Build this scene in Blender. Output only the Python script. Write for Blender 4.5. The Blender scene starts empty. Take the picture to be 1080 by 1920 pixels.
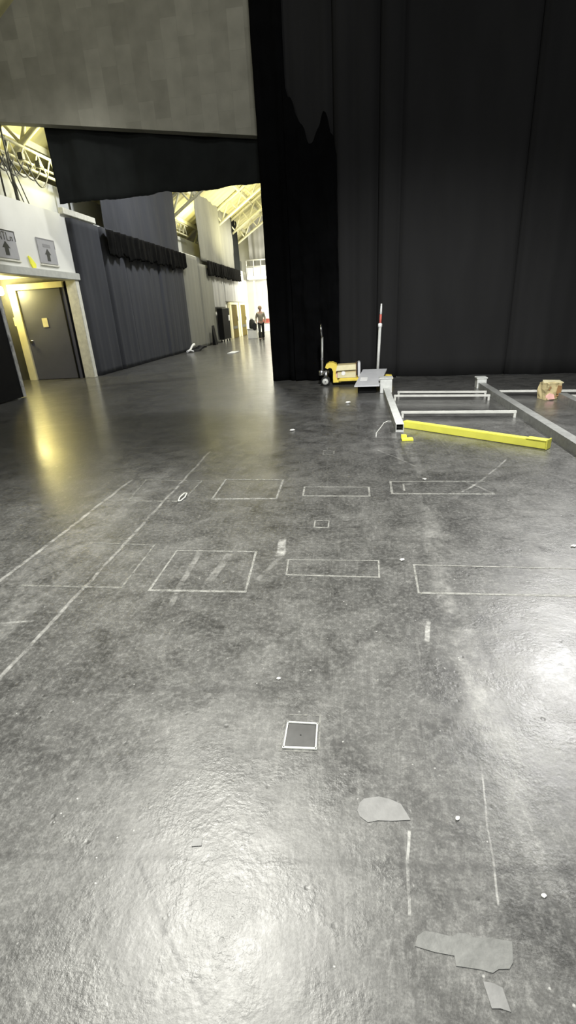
import bpy, bmesh, math, random
from mathutils import Vector, Matrix, noise
random.seed(7)
sc = bpy.context.scene
col = sc.collection
PI = math.pi

# ------------------------------------------------------------------ helpers
class MB:
    def __init__(s): s.bm = bmesh.new()
    def box(s, c, d, rot=None, bevel=0.0):
        m = bmesh.new()
        bmesh.ops.create_cube(m, size=1.0)
        bmesh.ops.scale(m, vec=d, verts=m.verts)
        if bevel:
            bmesh.ops.bevel(m, geom=m.edges[:], offset=bevel, segments=2, affect='EDGES')
        if rot is not None: bmesh.ops.rotate(m, verts=m.verts, matrix=rot)
        bmesh.ops.translate(m, vec=c, verts=m.verts)
        s._add(m); return s
    def lohi(s, lo, hi, bevel=0.0):
        return s.box([(a+b)/2 for a, b in zip(lo, hi)], [abs(b-a) for a, b in zip(lo, hi)], bevel=bevel)
    def tube(s, pts, r, n=8, cap=True):
        pts = [Vector(p) for p in pts]
        rs = r if isinstance(r, (list, tuple)) else [r]*len(pts)
        rings = []; up = None
        for i, p in enumerate(pts):
            t = (pts[min(i+1, len(pts)-1)] - pts[max(i-1, 0)]).normalized()
            if up is None: up = Vector((0, 0, 1)) if abs(t.z) < .9 else Vector((1, 0, 0))
            a = t.cross(up).normalized(); b = a.cross(t).normalized(); up = b
            rings.append([s.bm.verts.new(p + rs[i]*(math.cos(2*PI*k/n)*a + math.sin(2*PI*k/n)*b)) for k in range(n)])
        for i in range(len(rings)-1):
            for k in range(n):
                f = s.bm.faces.new((rings[i][k], rings[i][(k+1) % n], rings[i+1][(k+1) % n], rings[i+1][k])); f.smooth = True
        if cap:
            s.bm.faces.new(list(reversed(rings[0]))); s.bm.faces.new(rings[-1])
        return s
    def lathe(s, prof, c, axis='z', n=20):
        R = {'z': Matrix.Identity(3), 'x': Matrix.Rotation(PI/2, 3, 'Y'), 'y': Matrix.Rotation(-PI/2, 3, 'X')}[axis]
        c = Vector(c); rings = []
        for r, h in prof:
            rings.append([s.bm.verts.new(c + R @ Vector((r*math.cos(2*PI*k/n), r*math.sin(2*PI*k/n), h))) for k in range(n)])
        for i in range(len(rings)-1):
            for k in range(n):
                f = s.bm.faces.new((rings[i][k], rings[i][(k+1) % n], rings[i+1][(k+1) % n], rings[i+1][k])); f.smooth = True
        s.bm.faces.new(list(reversed(rings[0]))); s.bm.faces.new(rings[-1]); return s
    def prism(s, outline, off, axis):
        # outline: list of 3D points (planar); off: extrusion vector
        off = Vector(off)
        a = [s.bm.verts.new(Vector(p)) for p in outline]; b = [s.bm.verts.new(Vector(p)+off) for p in outline]
        n = len(a)
        s.bm.faces.new(a); s.bm.faces.new(list(reversed(b)))
        for i in range(n): s.bm.faces.new((a[i], b[i], b[(i+1) % n], a[(i+1) % n]))
        return s
    def _add(s, m):
        me = bpy.data.meshes.new('tmp'); m.to_mesh(me); m.free(); s.bm.from_mesh(me); bpy.data.meshes.remove(me)
    def build(s, name, mat, parent=None, loc=None, smooth=False):
        bmesh.ops.recalc_face_normals(s.bm, faces=s.bm.faces)
        me = bpy.data.meshes.new(name); 
        if loc is not None: bmesh.ops.translate(s.bm, vec=-Vector(loc), verts=s.bm.verts)
        s.bm.to_mesh(me); s.bm.free()
        o = bpy.data.objects.new(name, me); col.objects.link(o)
        me.materials.append(mat)
        if smooth:
            for p in me.polygons: p.use_smooth = True
        if loc is not None: o.location = loc
        if parent is not None: o.parent = parent
        return o

def tag(o, label=None, cat=None, group=None, kind=None):
    if label: o['label'] = label
    if cat: o['category'] = cat
    if group: o['group'] = group
    if kind: o['kind'] = kind
    return o
def empty(name, loc=(0, 0, 0), rz=0, label=None, cat=None, group=None):
    o = bpy.data.objects.new(name, None); col.objects.link(o)
    o.location = loc; o.rotation_euler = (0, 0, rz); o.empty_display_size = .1
    return tag(o, label, cat, group)
def struct(o, label, cat):
    return tag(o, label, cat, kind='structure')

# ------------------------------------------------------------------ materials
def mat(name, color, rough=.6, metal=0.0, spec=.5, var=.12, scale=8.0, bump=0.0, bscale=60., sheen=0.0, emit=None, es=0.0, stretch=None):
    m = bpy.data.materials.new(name); m.use_nodes = True
    nt = m.node_tree; N = nt.nodes; L = nt.links
    b = N['Principled BSDF']
    b.inputs['Roughness'].default_value = rough
    b.inputs['Metallic'].default_value = metal
    b.inputs['Specular IOR Level'].default_value = spec
    if sheen: b.inputs['Sheen Weight'].default_value = sheen
    tc = N.new('ShaderNodeTexCoord'); src = tc.outputs['Object']
    if stretch:
        mp = N.new('ShaderNodeMapping'); mp.inputs['Scale'].default_value = stretch
        L.new(src, mp.inputs['Vector']); src = mp.outputs['Vector']
    nz = N.new('ShaderNodeTexNoise'); nz.inputs['Scale'].default_value = scale; nz.inputs['Detail'].default_value = 6
    L.new(src, nz.inputs['Vector'])
    rp = N.new('ShaderNodeValToRGB')
    rp.color_ramp.elements[0].position = .3; rp.color_ramp.elements[1].position = .7
    rp.color_ramp.elements[0].color = tuple(c*(1-var) for c in color)+(1,)
    rp.color_ramp.elements[1].color = tuple(min(1, c*(1+var)) for c in color)+(1,)
    L.new(nz.outputs['Fac'], rp.inputs['Fac']); L.new(rp.outputs['Color'], b.inputs['Base Color'])
    if bump:
        n2 = N.new('ShaderNodeTexNoise'); n2.inputs['Scale'].default_value = bscale; n2.inputs['Detail'].default_value = 4
        L.new(src, n2.inputs['Vector'])
        bp = N.new('ShaderNodeBump'); bp.inputs['Strength'].default_value = bump; bp.inputs['Distance'].default_value = .01
        L.new(n2.outputs['Fac'], bp.inputs['Height']); L.new(bp.outputs['Normal'], b.inputs['Normal'])
    if emit:
        b.inputs['Emission Color'].default_value = emit+(1,); b.inputs['Emission Strength'].default_value = es
    return m

M = {}
M['velvet'] = mat('velvet_and_shadow', (.0022, .0023, .0025), .95, spec=.04, var=.25, scale=3, bump=.25, bscale=6)  # real velvet drape at the edge, and the black shape standing in for shadow
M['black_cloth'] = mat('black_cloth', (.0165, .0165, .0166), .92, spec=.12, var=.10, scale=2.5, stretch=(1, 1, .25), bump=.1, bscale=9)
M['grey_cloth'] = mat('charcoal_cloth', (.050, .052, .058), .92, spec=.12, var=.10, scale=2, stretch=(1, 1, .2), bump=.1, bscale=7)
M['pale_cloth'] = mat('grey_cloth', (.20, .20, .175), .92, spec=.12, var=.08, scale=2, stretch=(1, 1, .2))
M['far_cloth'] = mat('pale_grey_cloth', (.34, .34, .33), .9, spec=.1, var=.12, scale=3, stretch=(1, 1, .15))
M['valance'] = mat('valance_cloth', (.006, .006, .0055), .95, spec=.05, var=.2)
M['border'] = mat('border_cloth', (.012, .0135, .013), .93, spec=.1, var=.2, scale=2)
M['white_wall'] = mat('white_painted_wall', (.74, .74, .69), .7, var=.05, scale=1.5, bump=.06, bscale=30)
M['upper_wall'] = mat('pale_grey_wall', (.50, .51, .50), .75, var=.08, scale=1.5)
M['cream'] = mat('cream_paint', (.80, .74, .46), .5, var=.05)
M['olive'] = mat('olive_grey_paint', (.075, .074, .066), .5, var=.1)
M['vest_ceiling'] = mat('vestibule_ceiling', (.7, .66, .5), .6, var=.05)
M['trim'] = mat('light_grey_trim', (.50, .51, .47), .5, var=.1)
M['trim_white'] = mat('white_trim', (.72, .71, .62), .5, var=.12, scale=12)
M['door'] = mat('charcoal_door', (.095, .097, .125), .42, var=.08, scale=2)
M['black_leaf'] = mat('black_leaf', (.004, .004, .004), .75, spec=.15, var=.2)
M['alu'] = mat('aluminium', (.42, .42, .42), .35, metal=1, var=.25, scale=20)
M['steel'] = mat('grey_steel', (.30, .305, .29), .45, metal=.35, var=.18, scale=14)
M['steel_pale'] = mat('pale_steel', (.56, .57, .54), .5, metal=.1, var=.12, scale=14)
M['rail'] = mat('rail_white', (.52, .52, .48), .4, var=.1)
M['yellow'] = mat('yellow_paint', (.74, .58, .09), .4, var=.06)
M['yellow_beam'] = mat('lemon_yellow_paint', (.70, .68, .10), .42, var=.06)
M['dark'] = mat('dark_rubber', (.01, .01, .01), .7, var=.2)
M['strip'] = mat('pale_edge_metal', (.48, .48, .47), .4, metal=.2, var=.35, scale=9)
M['chrome'] = mat('chrome', (.6, .6, .6), .25, metal=1, var=.05)
M['card'] = mat('cardboard', (.50, .42, .22), .8, var=.12)
M['card_pale'] = mat('pale_card', (.62, .57, .36), .8, var=.1)
M['board'] = mat('pale_grey_board', (.52, .525, .54), .5, var=.06)
M['white'] = mat('white_plastic', (.82, .82, .80), .5, var=.04)
M['red'] = mat('red_print', (.55, .13, .10), .6, var=.1)
M['pink'] = mat('pinkish_print', (.72, .42, .36), .6, var=.15)
M['brown'] = mat('brown_print', (.28, .15, .06), .7, var=.2)
M['sign'] = mat('grey_sign', (.36, .36, .37), .6, var=.05)
M['sign_dark'] = mat('sign_ink', (.035, .037, .03), .6, var=.1)
M['sign_faint'] = mat('sign_faint_ink', (.24, .24, .245), .6, var=.05)
M['bright_yellow'] = mat('fluorescent_yellow', (.95, .93, .08), .5, var=.04)
M['olive_brown'] = mat('varnished_brown', (.11, .085, .022), .75, spec=.15, var=.15, stretch=(1, 1, .2))
M['truss'] = mat('cream_truss', (.72, .70, .50), .5, var=.12)
M['dark_metal'] = mat('dark_metal', (.06, .06, .045), .5, metal=.4, var=.2)
M['cable'] = mat('cable_sheath', (.09, .09, .075), .6, var=.15)
M['skin'] = mat('skin', (.55, .33, .24), .6, var=.08)
M['hair'] = mat('hair', (.45, .33, .20), .7, var=.2)
M['top_cloth'] = mat('beige_jumper', (.40, .36, .27), .85, var=.12)
M['trousers'] = mat('dark_trousers', (.03, .032, .028), .85, var=.15)
M['shoe'] = mat('shoe', (.02, .02, .02), .6, var=.2)
M['lamp'] = mat('lamp_glass', (.9, .85, .6), .3, emit=(1.0, .88, .42), es=34.0)
M['hatch'] = mat('hatch_plate', (.045, .045, .044), .38, var=.2, scale=30)
M['tape_patch'] = mat('grey_tape', (.17, .17, .165), .5, var=.15, scale=25, bump=.1, bscale=80)
M['tape_patch2'] = mat('grey_tape_darker', (.125, .127, .12), .5, var=.2, scale=30, bump=.15, bscale=80)
M['paper'] = mat('white_paper', (.75, .75, .70), .7, var=.05)

def plank_mat(name, color, scale, axis_scale):
    m = mat(name, color, .6, var=.1, scale=1.2)
    nt = m.node_tree; N = nt.nodes; L = nt.links; b = N['Principled BSDF']
    tc = N.new('ShaderNodeTexCoord'); mp = N.new('ShaderNodeMapping'); mp.inputs['Scale'].default_value = axis_scale
    w = N.new('ShaderNodeTexWave'); w.wave_type = 'BANDS'; w.bands_direction = 'Y'; w.inputs['Scale'].default_value = scale; w.inputs['Distortion'].default_value = .4
    L.new(tc.outputs['Object'], mp.inputs['Vector']); L.new(mp.outputs['Vector'], w.inputs['Vector'])
    bp = N.new('ShaderNodeBump'); bp.inputs['Strength'].default_value = .8; bp.inputs['Distance'].default_value = .06
    L.new(w.outputs['Fac'], bp.inputs['Height']); L.new(bp.outputs['Normal'], b.inputs['Normal'])
    return m
M['roof'] = plank_mat('cream_roof_sheet', (.70, .66, .36), .55, (1, 1, 1))

def block_mat():
    m = bpy.data.materials.new('grey_block_wall'); m.use_nodes = True
    nt = m.node_tree; N = nt.nodes; L = nt.links; b = N['Principled BSDF']
    b.inputs['Roughness'].default_value = .85; b.inputs['Specular IOR Level'].default_value = .2
    tc = N.new('ShaderNodeTexCoord'); mp = N.new('ShaderNodeMapping')
    mp.inputs['Rotation'].default_value = (PI/2, 0, PI/2)   # rotate so blocks stand upright on the wall face
    br = N.new('ShaderNodeTexBrick')
    br.inputs['Scale'].default_value = 1.0; br.inputs['Brick Width'].default_value = .62; br.inputs['Row Height'].default_value = .33
    br.inputs['Mortar Size'].default_value = .004; br.inputs['Mortar Smooth'].default_value = 1.0; br.inputs['Bias'].default_value = 0
    br.inputs['Color1'].default_value = (.165, .160, .128, 1); br.inputs['Color2'].default_value = (.265, .258, .212, 1); br.inputs['Mortar'].default_value = (.15, .147, .12, 1)
    sx = N.new('ShaderNodeSeparateXYZ'); cx = N.new('ShaderNodeCombineXYZ')
    L.new(tc.outputs['Object'], sx.inputs[0]); L.new(sx.outputs['Z'], cx.inputs['X']); L.new(sx.outputs['X'], cx.inputs['Y'])
    nd = N.new('ShaderNodeTexNoise'); nd.inputs['Scale'].default_value = 1.3
    L.new(tc.outputs['Object'], nd.inputs['Vector'])
    L.new(cx.outputs[0], br.inputs['Vector'])
    n1 = N.new('ShaderNodeTexNoise'); n1.inputs['Scale'].default_value = 3; n1.inputs['Detail'].default_value = 8
    L.new(tc.outputs['Object'], n1.inputs['Vector'])
    mx = N.new('ShaderNodeMix'); mx.data_type = 'RGBA'; mx.inputs[0].default_value = .5
    rp = N.new('ShaderNodeValToRGB'); rp.color_ramp.elements[0].position = .3; rp.color_ramp.elements[1].position = .7
    rp.color_ramp.elements[0].color = (.16, .157, .128, 1); rp.color_ramp.elements[1].color = (.255, .25, .205, 1)
    L.new(n1.outputs['Fac'], rp.inputs['Fac']); L.new(br.outputs['Color'], mx.inputs[6]); L.new(rp.outputs['Color'], mx.inputs[7])
    L.new(mx.outputs[2], b.inputs['Base Color'])
    return m
M['block'] = block_mat()

def tape_mat(name, color, wear):
    m = bpy.data.materials.new(name); m.use_nodes = True
    nt = m.node_tree; N = nt.nodes; L = nt.links; b = N['Principled BSDF']
    b.inputs['Base Color'].default_value = color+(1,); b.inputs['Roughness'].default_value = .55
    tc = N.new('ShaderNodeTexCoord')
    n = N.new('ShaderNodeTexNoise'); n.inputs['Scale'].default_value = 22; n.inputs['Detail'].default_value = 8; n.inputs['Roughness'].default_value = .7
    L.new(tc.outputs['Object'], n.inputs['Vector'])
    rp = N.new('ShaderNodeValToRGB'); rp.color_ramp.elements[0].position = wear-.10; rp.color_ramp.elements[1].position = wear+.12
    rp.color_ramp.elements[0].color = (0, 0, 0, 1)
    rp.color_ramp.elements[1].color = (.85, .85, .85, 1)
    L.new(n.outputs['Fac'], rp.inputs['Fac']); L.new(rp.outputs['Color'], b.inputs['Alpha'])
    return m
M['tape'] = tape_mat('worn_white_tape', (.27, .27, .25), .44)
M['tape_faint'] = tape_mat('very_worn_white_tape', (.24, .24, .22), .52)

# floor: worn dark painted stage floor
def floor_mat():
    m = bpy.data.materials.new('worn_black_stage_floor'); m.use_nodes = True
    nt = m.node_tree; N = nt.nodes; L = nt.links; b = N['Principled BSDF']
    tc = N.new('ShaderNodeTexCoord'); O = tc.outputs['Object']
    def noise_(scale, detail=8, rough=.6, st=None, dist=0.):
        n = N.new('ShaderNodeTexNoise'); n.inputs['Scale'].default_value = scale; n.inputs['Detail'].default_value = detail
        n.inputs['Roughness'].default_value = rough; n.inputs['Distortion'].default_value = dist
        if st:
            mp = N.new('ShaderNodeMapping'); mp.inputs['Scale'].default_value = st[:3]
            if len(st) > 3: mp.inputs['Rotation'].default_value = (0, 0, st[3])
            L.new(O, mp.inputs['Vector']); L.new(mp.outputs[0], n.inputs['Vector'])
        else: L.new(O, n.inputs['Vector'])
        return n.outputs['Fac']
    def ramp(v, p0, p1, c0=0., c1=1.):
        r = N.new('ShaderNodeMapRange'); r.inputs['From Min'].default_value = p0; r.inputs['From Max'].default_value = p1
        r.inputs['To Min'].default_value = c0; r.inputs['To Max'].default_value = c1
        L.new(v, r.inputs['Value']); return r.outputs['Result']
    def math_(op, a, c, clamp=False):
        n = N.new('ShaderNodeMath'); n.operation = op; n.use_clamp = clamp
        for i, v in enumerate((a, c)):
            if v is None: continue
            if isinstance(v, (int, float)): n.inputs[i].default_value = v
            else: L.new(v, n.inputs[i])
        return n.outputs[0]
    sx = N.new('ShaderNodeSeparateXYZ')
    # slightly warped coordinates for bands
    nw = N.new('ShaderNodeTexNoise'); nw.inputs['Scale'].default_value = 3.0; nw.inputs['Detail'].default_value = 4
    L.new(O, nw.inputs['Vector'])
    va = N.new('ShaderNodeVectorMath'); va.operation = 'SUBTRACT'; va.inputs[1].default_value = (.5, .5, .5); L.new(nw.outputs['Color'], va.inputs[0])
    vs = N.new('ShaderNodeVectorMath'); vs.operation = 'SCALE'; vs.inputs['Scale'].default_value = .05; L.new(va.outputs[0], vs.inputs[0])
    vd = N.new('ShaderNodeVectorMath'); vd.operation = 'ADD'; L.new(O, vd.inputs[0]); L.new(vs.outputs[0], vd.inputs[1])
    L.new(vd.outputs[0], sx.inputs[0]); X, Y = sx.outputs['X'], sx.outputs['Y']
    def band(p0, p1, w, soft):
        (x0, y0), (x1, y1) = p0, p1
        l = math.hypot(x1-x0, y1-y0); dx, dy = (x1-x0)/l, (y1-y0)/l
        rx = math_('SUBTRACT', X, x0); ry = math_('SUBTRACT', Y, y0)
        t = math_('ADD', math_('MULTIPLY', rx, dx), math_('MULTIPLY', ry, dy))
        d = math_('ABSOLUTE', math_('SUBTRACT', math_('MULTIPLY', rx, dy), math_('MULTIPLY', ry, dx)), None)
        e = math_('ABSOLUTE', math_('SUBTRACT', t, l/2), None)
        a = ramp(d, w+soft, w); c = ramp(e, l/2+soft*3, l/2)
        return math_('MULTIPLY', a, c)
    big = noise_(.9, 6, .6); mid = noise_(4.5, 9, .68, dist=.6); fine = noise_(38, 8, .75); grain = noise_(150, 4, .7)
    strk = noise_(6, 7, .7, (9, .55, 1)); strk2 = noise_(5, 7, .7, (.5, 9, 1)); strk3 = noise_(5, 6, .7, (8, .7, 1, .6))
    base = ramp(mid, .3, .75, .012, .075)
    base = math_('ADD', base, ramp(big, .35, .7, -.008, .03))
    base = math_('ADD', base, ramp(strk, .54, .8, 0, .022))
    base = math_('ADD', base, ramp(strk2, .56, .82, 0, .018))
    base = math_('ADD', base, ramp(strk3, .56, .8, 0, .05))
    base = math_('ADD', base, ramp(fine, .48, .78, 0, .10))
    blot = ramp(noise_(2.2, 9, .78, dist=1.2), .50, .66); base = math_('ADD', base, math_('MULTIPLY', blot, .030))
    scr = ramp(noise_(11, 9, .8, dist=2.5), .57, .70); base = math_('ADD', base, math_('MULTIPLY', scr, .05))
    base = math_('MULTIPLY', base, ramp(grain, .28, .72, .55, 1.4))
    # bright specks and dark pits
    vo = N.new('ShaderNodeTexVoronoi'); vo.inputs['Scale'].default_value = 26; L.new(O, vo.inputs['Vector'])
    spk = math_('MULTIPLY', ramp(vo.outputs['Distance'], .12, .04), ramp(noise_(7, 3), .54, .64))
    base = math_('ADD', base, math_('MULTIPLY', spk, .26))
    vo2 = N.new('ShaderNodeTexVoronoi'); vo2.inputs['Scale'].default_value = 15; L.new(O, vo2.inputs['Vector'])
    pit = math_('MULTIPLY', ramp(vo2.outputs['Distance'], .16, .06), ramp(noise_(5, 3), .53, .6))
    base = math_('MULTIPLY', base, math_('SUBTRACT', 1., math_('MULTIPLY', pit, .55)))
    # scuffed wheel tracks and painted-over seams
    dust = ramp(noise_(9, 8, .75), .38, .62)
    bands = [((.60, 3.6), (.495, 2.3), .030, .05, .06), ((.50, 2.4), (.498, 1.6), .018, .04, .06), ((.498, 1.65), (.53, .95), .016, .03, .07),
             ((.56, 2.1), (.56, 1.2), .012, .03, .06), ((.62, 5.6), (.66, 4.4), .03, .03, .05), ((.52, 6.0), (.50, 4.8), .02, .02, .06),
             ((-1.62, 1.4), (-1.665, 5.4), .008, .006, .17), ((-2.245, 2.0), (-2.205, 4.4), .010, .008, .20), ((-2.05, 2.2), (-2.0, 4.5), .10, .12, .055),
             ((-1.85, 1.9), (-1.80, 3.0), .03, .04, .05), ((.169, 1.02), (.143, .80), .003, .002, .24), ((.444, 1.27), (.386, .84), .0018, .002, .16),
             ((.93, 3.96), (1.16, 4.25), .006, .006, .20), ((1.16, 4.25), (1.53, 4.85), .005, .006, .16), ((1.0, 4.24), (1.16, 3.92), .008, .006, .12),
             ((-.564, 2.5), (-.459, 2.78), .01, .01, .05), ((-.47, 2.82), (-.49, 3.02), .022, .012, .26), ((-1.02, 2.2), (-1.04, 2.9), .012, .01, .10), ((-.86, 2.5), (-.83, 2.8), .018, .012, .12),
             ((-2.4, 1.955), (-1.75, 2.02), .006, .006, .14), ((.30, 5.3), (.62, 4.7), .006, .006, .12), ((.355, 1.95), (.375, 2.1), .008, .006, .25), ((.34, 6.1), (.30, 5.2), .05, .05, .04)]
    for p0, p1, w, s, k in bands:
        base = math_('ADD', base, math_('MULTIPLY', math_('MULTIPLY', band(p0, p1, w, s), dust), k))
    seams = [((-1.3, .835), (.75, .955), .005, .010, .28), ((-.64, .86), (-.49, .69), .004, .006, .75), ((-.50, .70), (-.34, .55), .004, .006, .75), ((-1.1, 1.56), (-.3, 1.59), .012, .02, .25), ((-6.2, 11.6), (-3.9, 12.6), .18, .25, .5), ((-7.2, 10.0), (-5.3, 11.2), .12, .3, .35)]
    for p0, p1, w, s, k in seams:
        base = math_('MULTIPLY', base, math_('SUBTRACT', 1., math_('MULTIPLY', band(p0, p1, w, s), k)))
    base = math_('MAXIMUM', math_('MULTIPLY', base, 1.18), .008)
    cr = N.new('ShaderNodeCombineColor')
    L.new(base, cr.inputs[0]); L.new(math_('MULTIPLY', base, .995), cr.inputs[1]); L.new(math_('MULTIPLY', base, .94), cr.inputs[2])
    L.new(cr.outputs[0], b.inputs['Base Color'])
    rg = ramp(mid, .3, .7, .33, .45)
    rg = math_('ADD', rg, ramp(fine, .45, .8, 0, .14))
    L.new(rg, b.inputs['Roughness'])
    b.inputs['Specular IOR Level'].default_value = .5
    wear = math_('ADD', Y, math_('MULTIPLY', math_('SUBTRACT', big, .5), 5.0))
    L.new(math_('ADD', ramp(wear, 2.0, 7.0, .07, .62), ramp(mid, .4, .7, 0, .06)), b.inputs['Coat Weight'])
    L.new(math_('ADD', ramp(noise_(8, 8, .7), .35, .7, .03, .16), ramp(wear, 1.5, 8.0, .19, .07)), b.inputs['Coat Roughness'])
    lump = ramp(noise_(3.2, 4, .6), .46, .60, .25, 1.0)
    h = math_('ADD', math_('MULTIPLY', math_('MULTIPLY', noise_(70, 3, .6), lump), .8), math_('MULTIPLY', noise_(9, 3, .5), .9))
    h = math_('ADD', h, math_('MULTIPLY', pit, -.5)); h = math_('ADD', h, math_('MULTIPLY', spk, .5))
    bp = N.new('ShaderNodeBump'); bp.inputs['Strength'].default_value = .36; bp.inputs['Distance'].default_value = .006
    L.new(h, bp.inputs['Height']); L.new(bp.outputs['Normal'], b.inputs['Normal'])
    bp2 = N.new('ShaderNodeBump'); bp2.inputs['Strength'].default_value = .22; bp2.inputs['Distance'].default_value = .006
    L.new(h, bp2.inputs['Height']); L.new(bp2.outputs['Normal'], b.inputs['Coat Normal'])
    return m
M['floor'] = floor_mat()

# ------------------------------------------------------------------ setting
f = MB(); f.lohi((-12, -6, -.2), (12, 45, 0))
struct(f.build('floor', M['floor']), 'worn dark grey painted stage floor with scuffs', 'floor')

w = MB()   # side wall with the doorway opening Y 10.35-13.65, z 0-2.7
w.lohi((-7.65, 6.0, 0), (-7.45, 10.35, 4.12)); w.lohi((-7.65, 10.35, 2.7), (-7.45, 13.65, 4.12)); w.lohi((-7.65, 13.65, 0), (-7.45, 38, 4.12)); w.lohi((-8.25, 6.0, 3.9), (-7.65, 38, 4.0))
struct(w.build('wall_left', M['white_wall']), 'white painted side wall above the wide doorway', 'wall')
w = MB(); w.lohi((-8.25, 6.0, 4.12), (-8.1, 40, 5.0))
struct(w.build('wall_upper', M['upper_wall']), 'pale grey upper wall set back above the white wall', 'wall')
w = MB(); w.lohi((-7.5, 13.78, 4.12), (-7.38, 15.55, 4.27), .01)
struct(w.build('trim_1', M['trim_white']), 'white ledge capping the white side wall', 'trim')
w = MB(); w.lohi((-7.62, 10.35, 2.55), (-7.30, 13.85, 2.72), .012)
struct(w.build('trim_2', M['trim']), 'light grey lintel band over the wide doorway', 'trim')
w = MB(); w.lohi((-7.62, 13.62, 0), (-7.34, 13.80, 2.55), .012)
struct(w.build('trim_3', M['trim_white']), 'scuffed white right-hand post of the wide doorway', 'trim')
w = MB(); w.lohi((-9.75, 13.75, 0), (-7.66, 13.95, 2.7)); w.lohi((-9.9, 9.6, 0), (-9.7, 13.95, 2.7)); w.lohi((-9.9, 9.5, 0), (-7.66, 9.7, 2.7))
struct(w.build('wall_vestibule', M['olive']), 'olive grey walls of the lit room behind the doorway', 'wall')
w = MB(); w.lohi((-9.9, 9.5, 2.7), (-7.66, 13.95, 2.8))
struct(w.build('ceiling_vestibule', M['vest_ceiling']), 'pale ceiling of the lit room behind the doorway', 'ceiling')

# charcoal door with cream frame in the lit room
d1 = empty('door_1', (-8.5, 13.72, 0)); struct(d1, 'charcoal door with small notice in a yellow-lit cream frame', 'door')
def child(mb, name, m, parent):
    o = mb.build(name, m); o.parent = parent; o.matrix_parent_inverse = Matrix.Translation(-Vector(parent.location)) if parent.rotation_euler[2] == 0 else parent.matrix_world.inverted(); return o
p = MB(); p.lohi((-9.13, 13.66, .01), (-7.86, 13.73, 2.38), .004); leaf = child(p, 'door_leaf', M['door'], d1)
p = MB(); p.lohi((-9.36, 13.60, 0), (-9.14, 13.76, 2.42), .006); p.lohi((-9.36, 13.60, 2.40), (-7.74, 13.76, 2.55), .006)
p.lohi((-9.40, 13.60, 1.50), (-9.35, 13.72, 1.72))
child(p, 'door_frame', M['cream'], d1)
p = MB(); p.lohi((-7.85, 13.62, 0), (-7.80, 13.76, 2.40)); p.lohi((-7.72, 13.66, 0), (-7.67, 13.76, 2.54)); child(p, 'dark_jamb', M['black_leaf'], d1)
p = MB(); p.lohi((-7.80, 13.63, 0), (-7.72, 13.76, 2.40)); child(p, 'inner_jamb', M['door'], d1)
def sub(mb, name, m, parent, root):
    o = mb.build(name, m); o.parent = parent; o.matrix_parent_inverse = parent.matrix_world.inverted()
    return o
bpy.context.view_layer.update()
p = MB(); p.lohi((-8.58, 13.645, 1.42), (-8.42, 13.66, 1.66), .002); tag(sub(p, 'notice', M['card_pale'], leaf, d1), 'cream paper notice')
p = MB(); p.lohi((-9.08, 13.63, 1.02), (-9.00, 13.66, 1.12)); p.tube([(-9.05, 13.63, 1.09), (-9.05, 13.58, 1.09), (-8.93, 13.58, 1.09)], .012)
tag(sub(p, 'door_handle', M['chrome'], leaf, d1), 'silver lever handle')

# black open leaf nearest on the left
d2 = empty('door_2', (-7.33, 10.30, 0)); struct(d2, 'black open door leaf with metal edge at left picture edge', 'door')
p = MB(); p.lohi((-7.38, 8.5, .02), (-7.31, 10.235, 2.5), .004); child(p, 'door_leaf', M['black_leaf'], d2)
p = MB(); p.lohi((-7.385, 10.24, .02), (-7.300, 10.34, 2.5), .004)
for z in (.25, 1.0, 1.22, 1.75): p.lohi((-7.31, 10.255, z), (-7.288, 10.325, z+.12), .003)
child(p, 'edge_strip', M['strip'], d2)

# bulkhead lamp in the lit room
lp = empty('wall_lamp', (-9.62, 13.45, 2.42), label='glowing yellow bulkhead lamp inside the lit doorway', cat='lamp')
p = MB(); p.lohi((-9.70, 13.24, 2.30), (-9.66, 13.60, 2.56), .01); child(p, 'lamp_base', M['trim_white'], lp)
p = MB(); p.lohi((-9.66, 13.22, 2.30), (-9.44, 13.58, 2.52), .03); child(p, 'lamp_glass', M['lamp'], lp)

# grey block header wall over the opening, with the border under it
w = MB(); w.prism([(-8.6, 11.95, 5.70), (-1.2, 11.95, 4.72), (-1.2, 11.95, 11), (-8.6, 11.95, 11)], (0, .25, 0), 'y')
struct(w.build('wall_header', M['block']), 'grey block-patterned wall hanging over the opening', 'wall')
# roof beyond, sloping down to the left
w = MB(); w.prism([(-10.5, 8, 4.9), (4, 8, 14.0), (4, 8, 14.2), (-10.5, 8, 5.1)], (0, 40, 0), 'y')
struct(w.build('ceiling', M['roof']), 'cream corrugated roof sloping over the side hall', 'ceiling')
w = MB(); w.lohi((-9, 40, 0), (6, 40.2, 14))
struct(w.build('wall_far', M['white_wall']), 'bright white far wall of the side hall', 'wall')
w = MB(); w.lohi((1.2, 12.4, 0), (1.4, 40, 13))
struct(w.build('wall_right', M['upper_wall']), 'grey inner wall of the side hall', 'wall')

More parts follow.
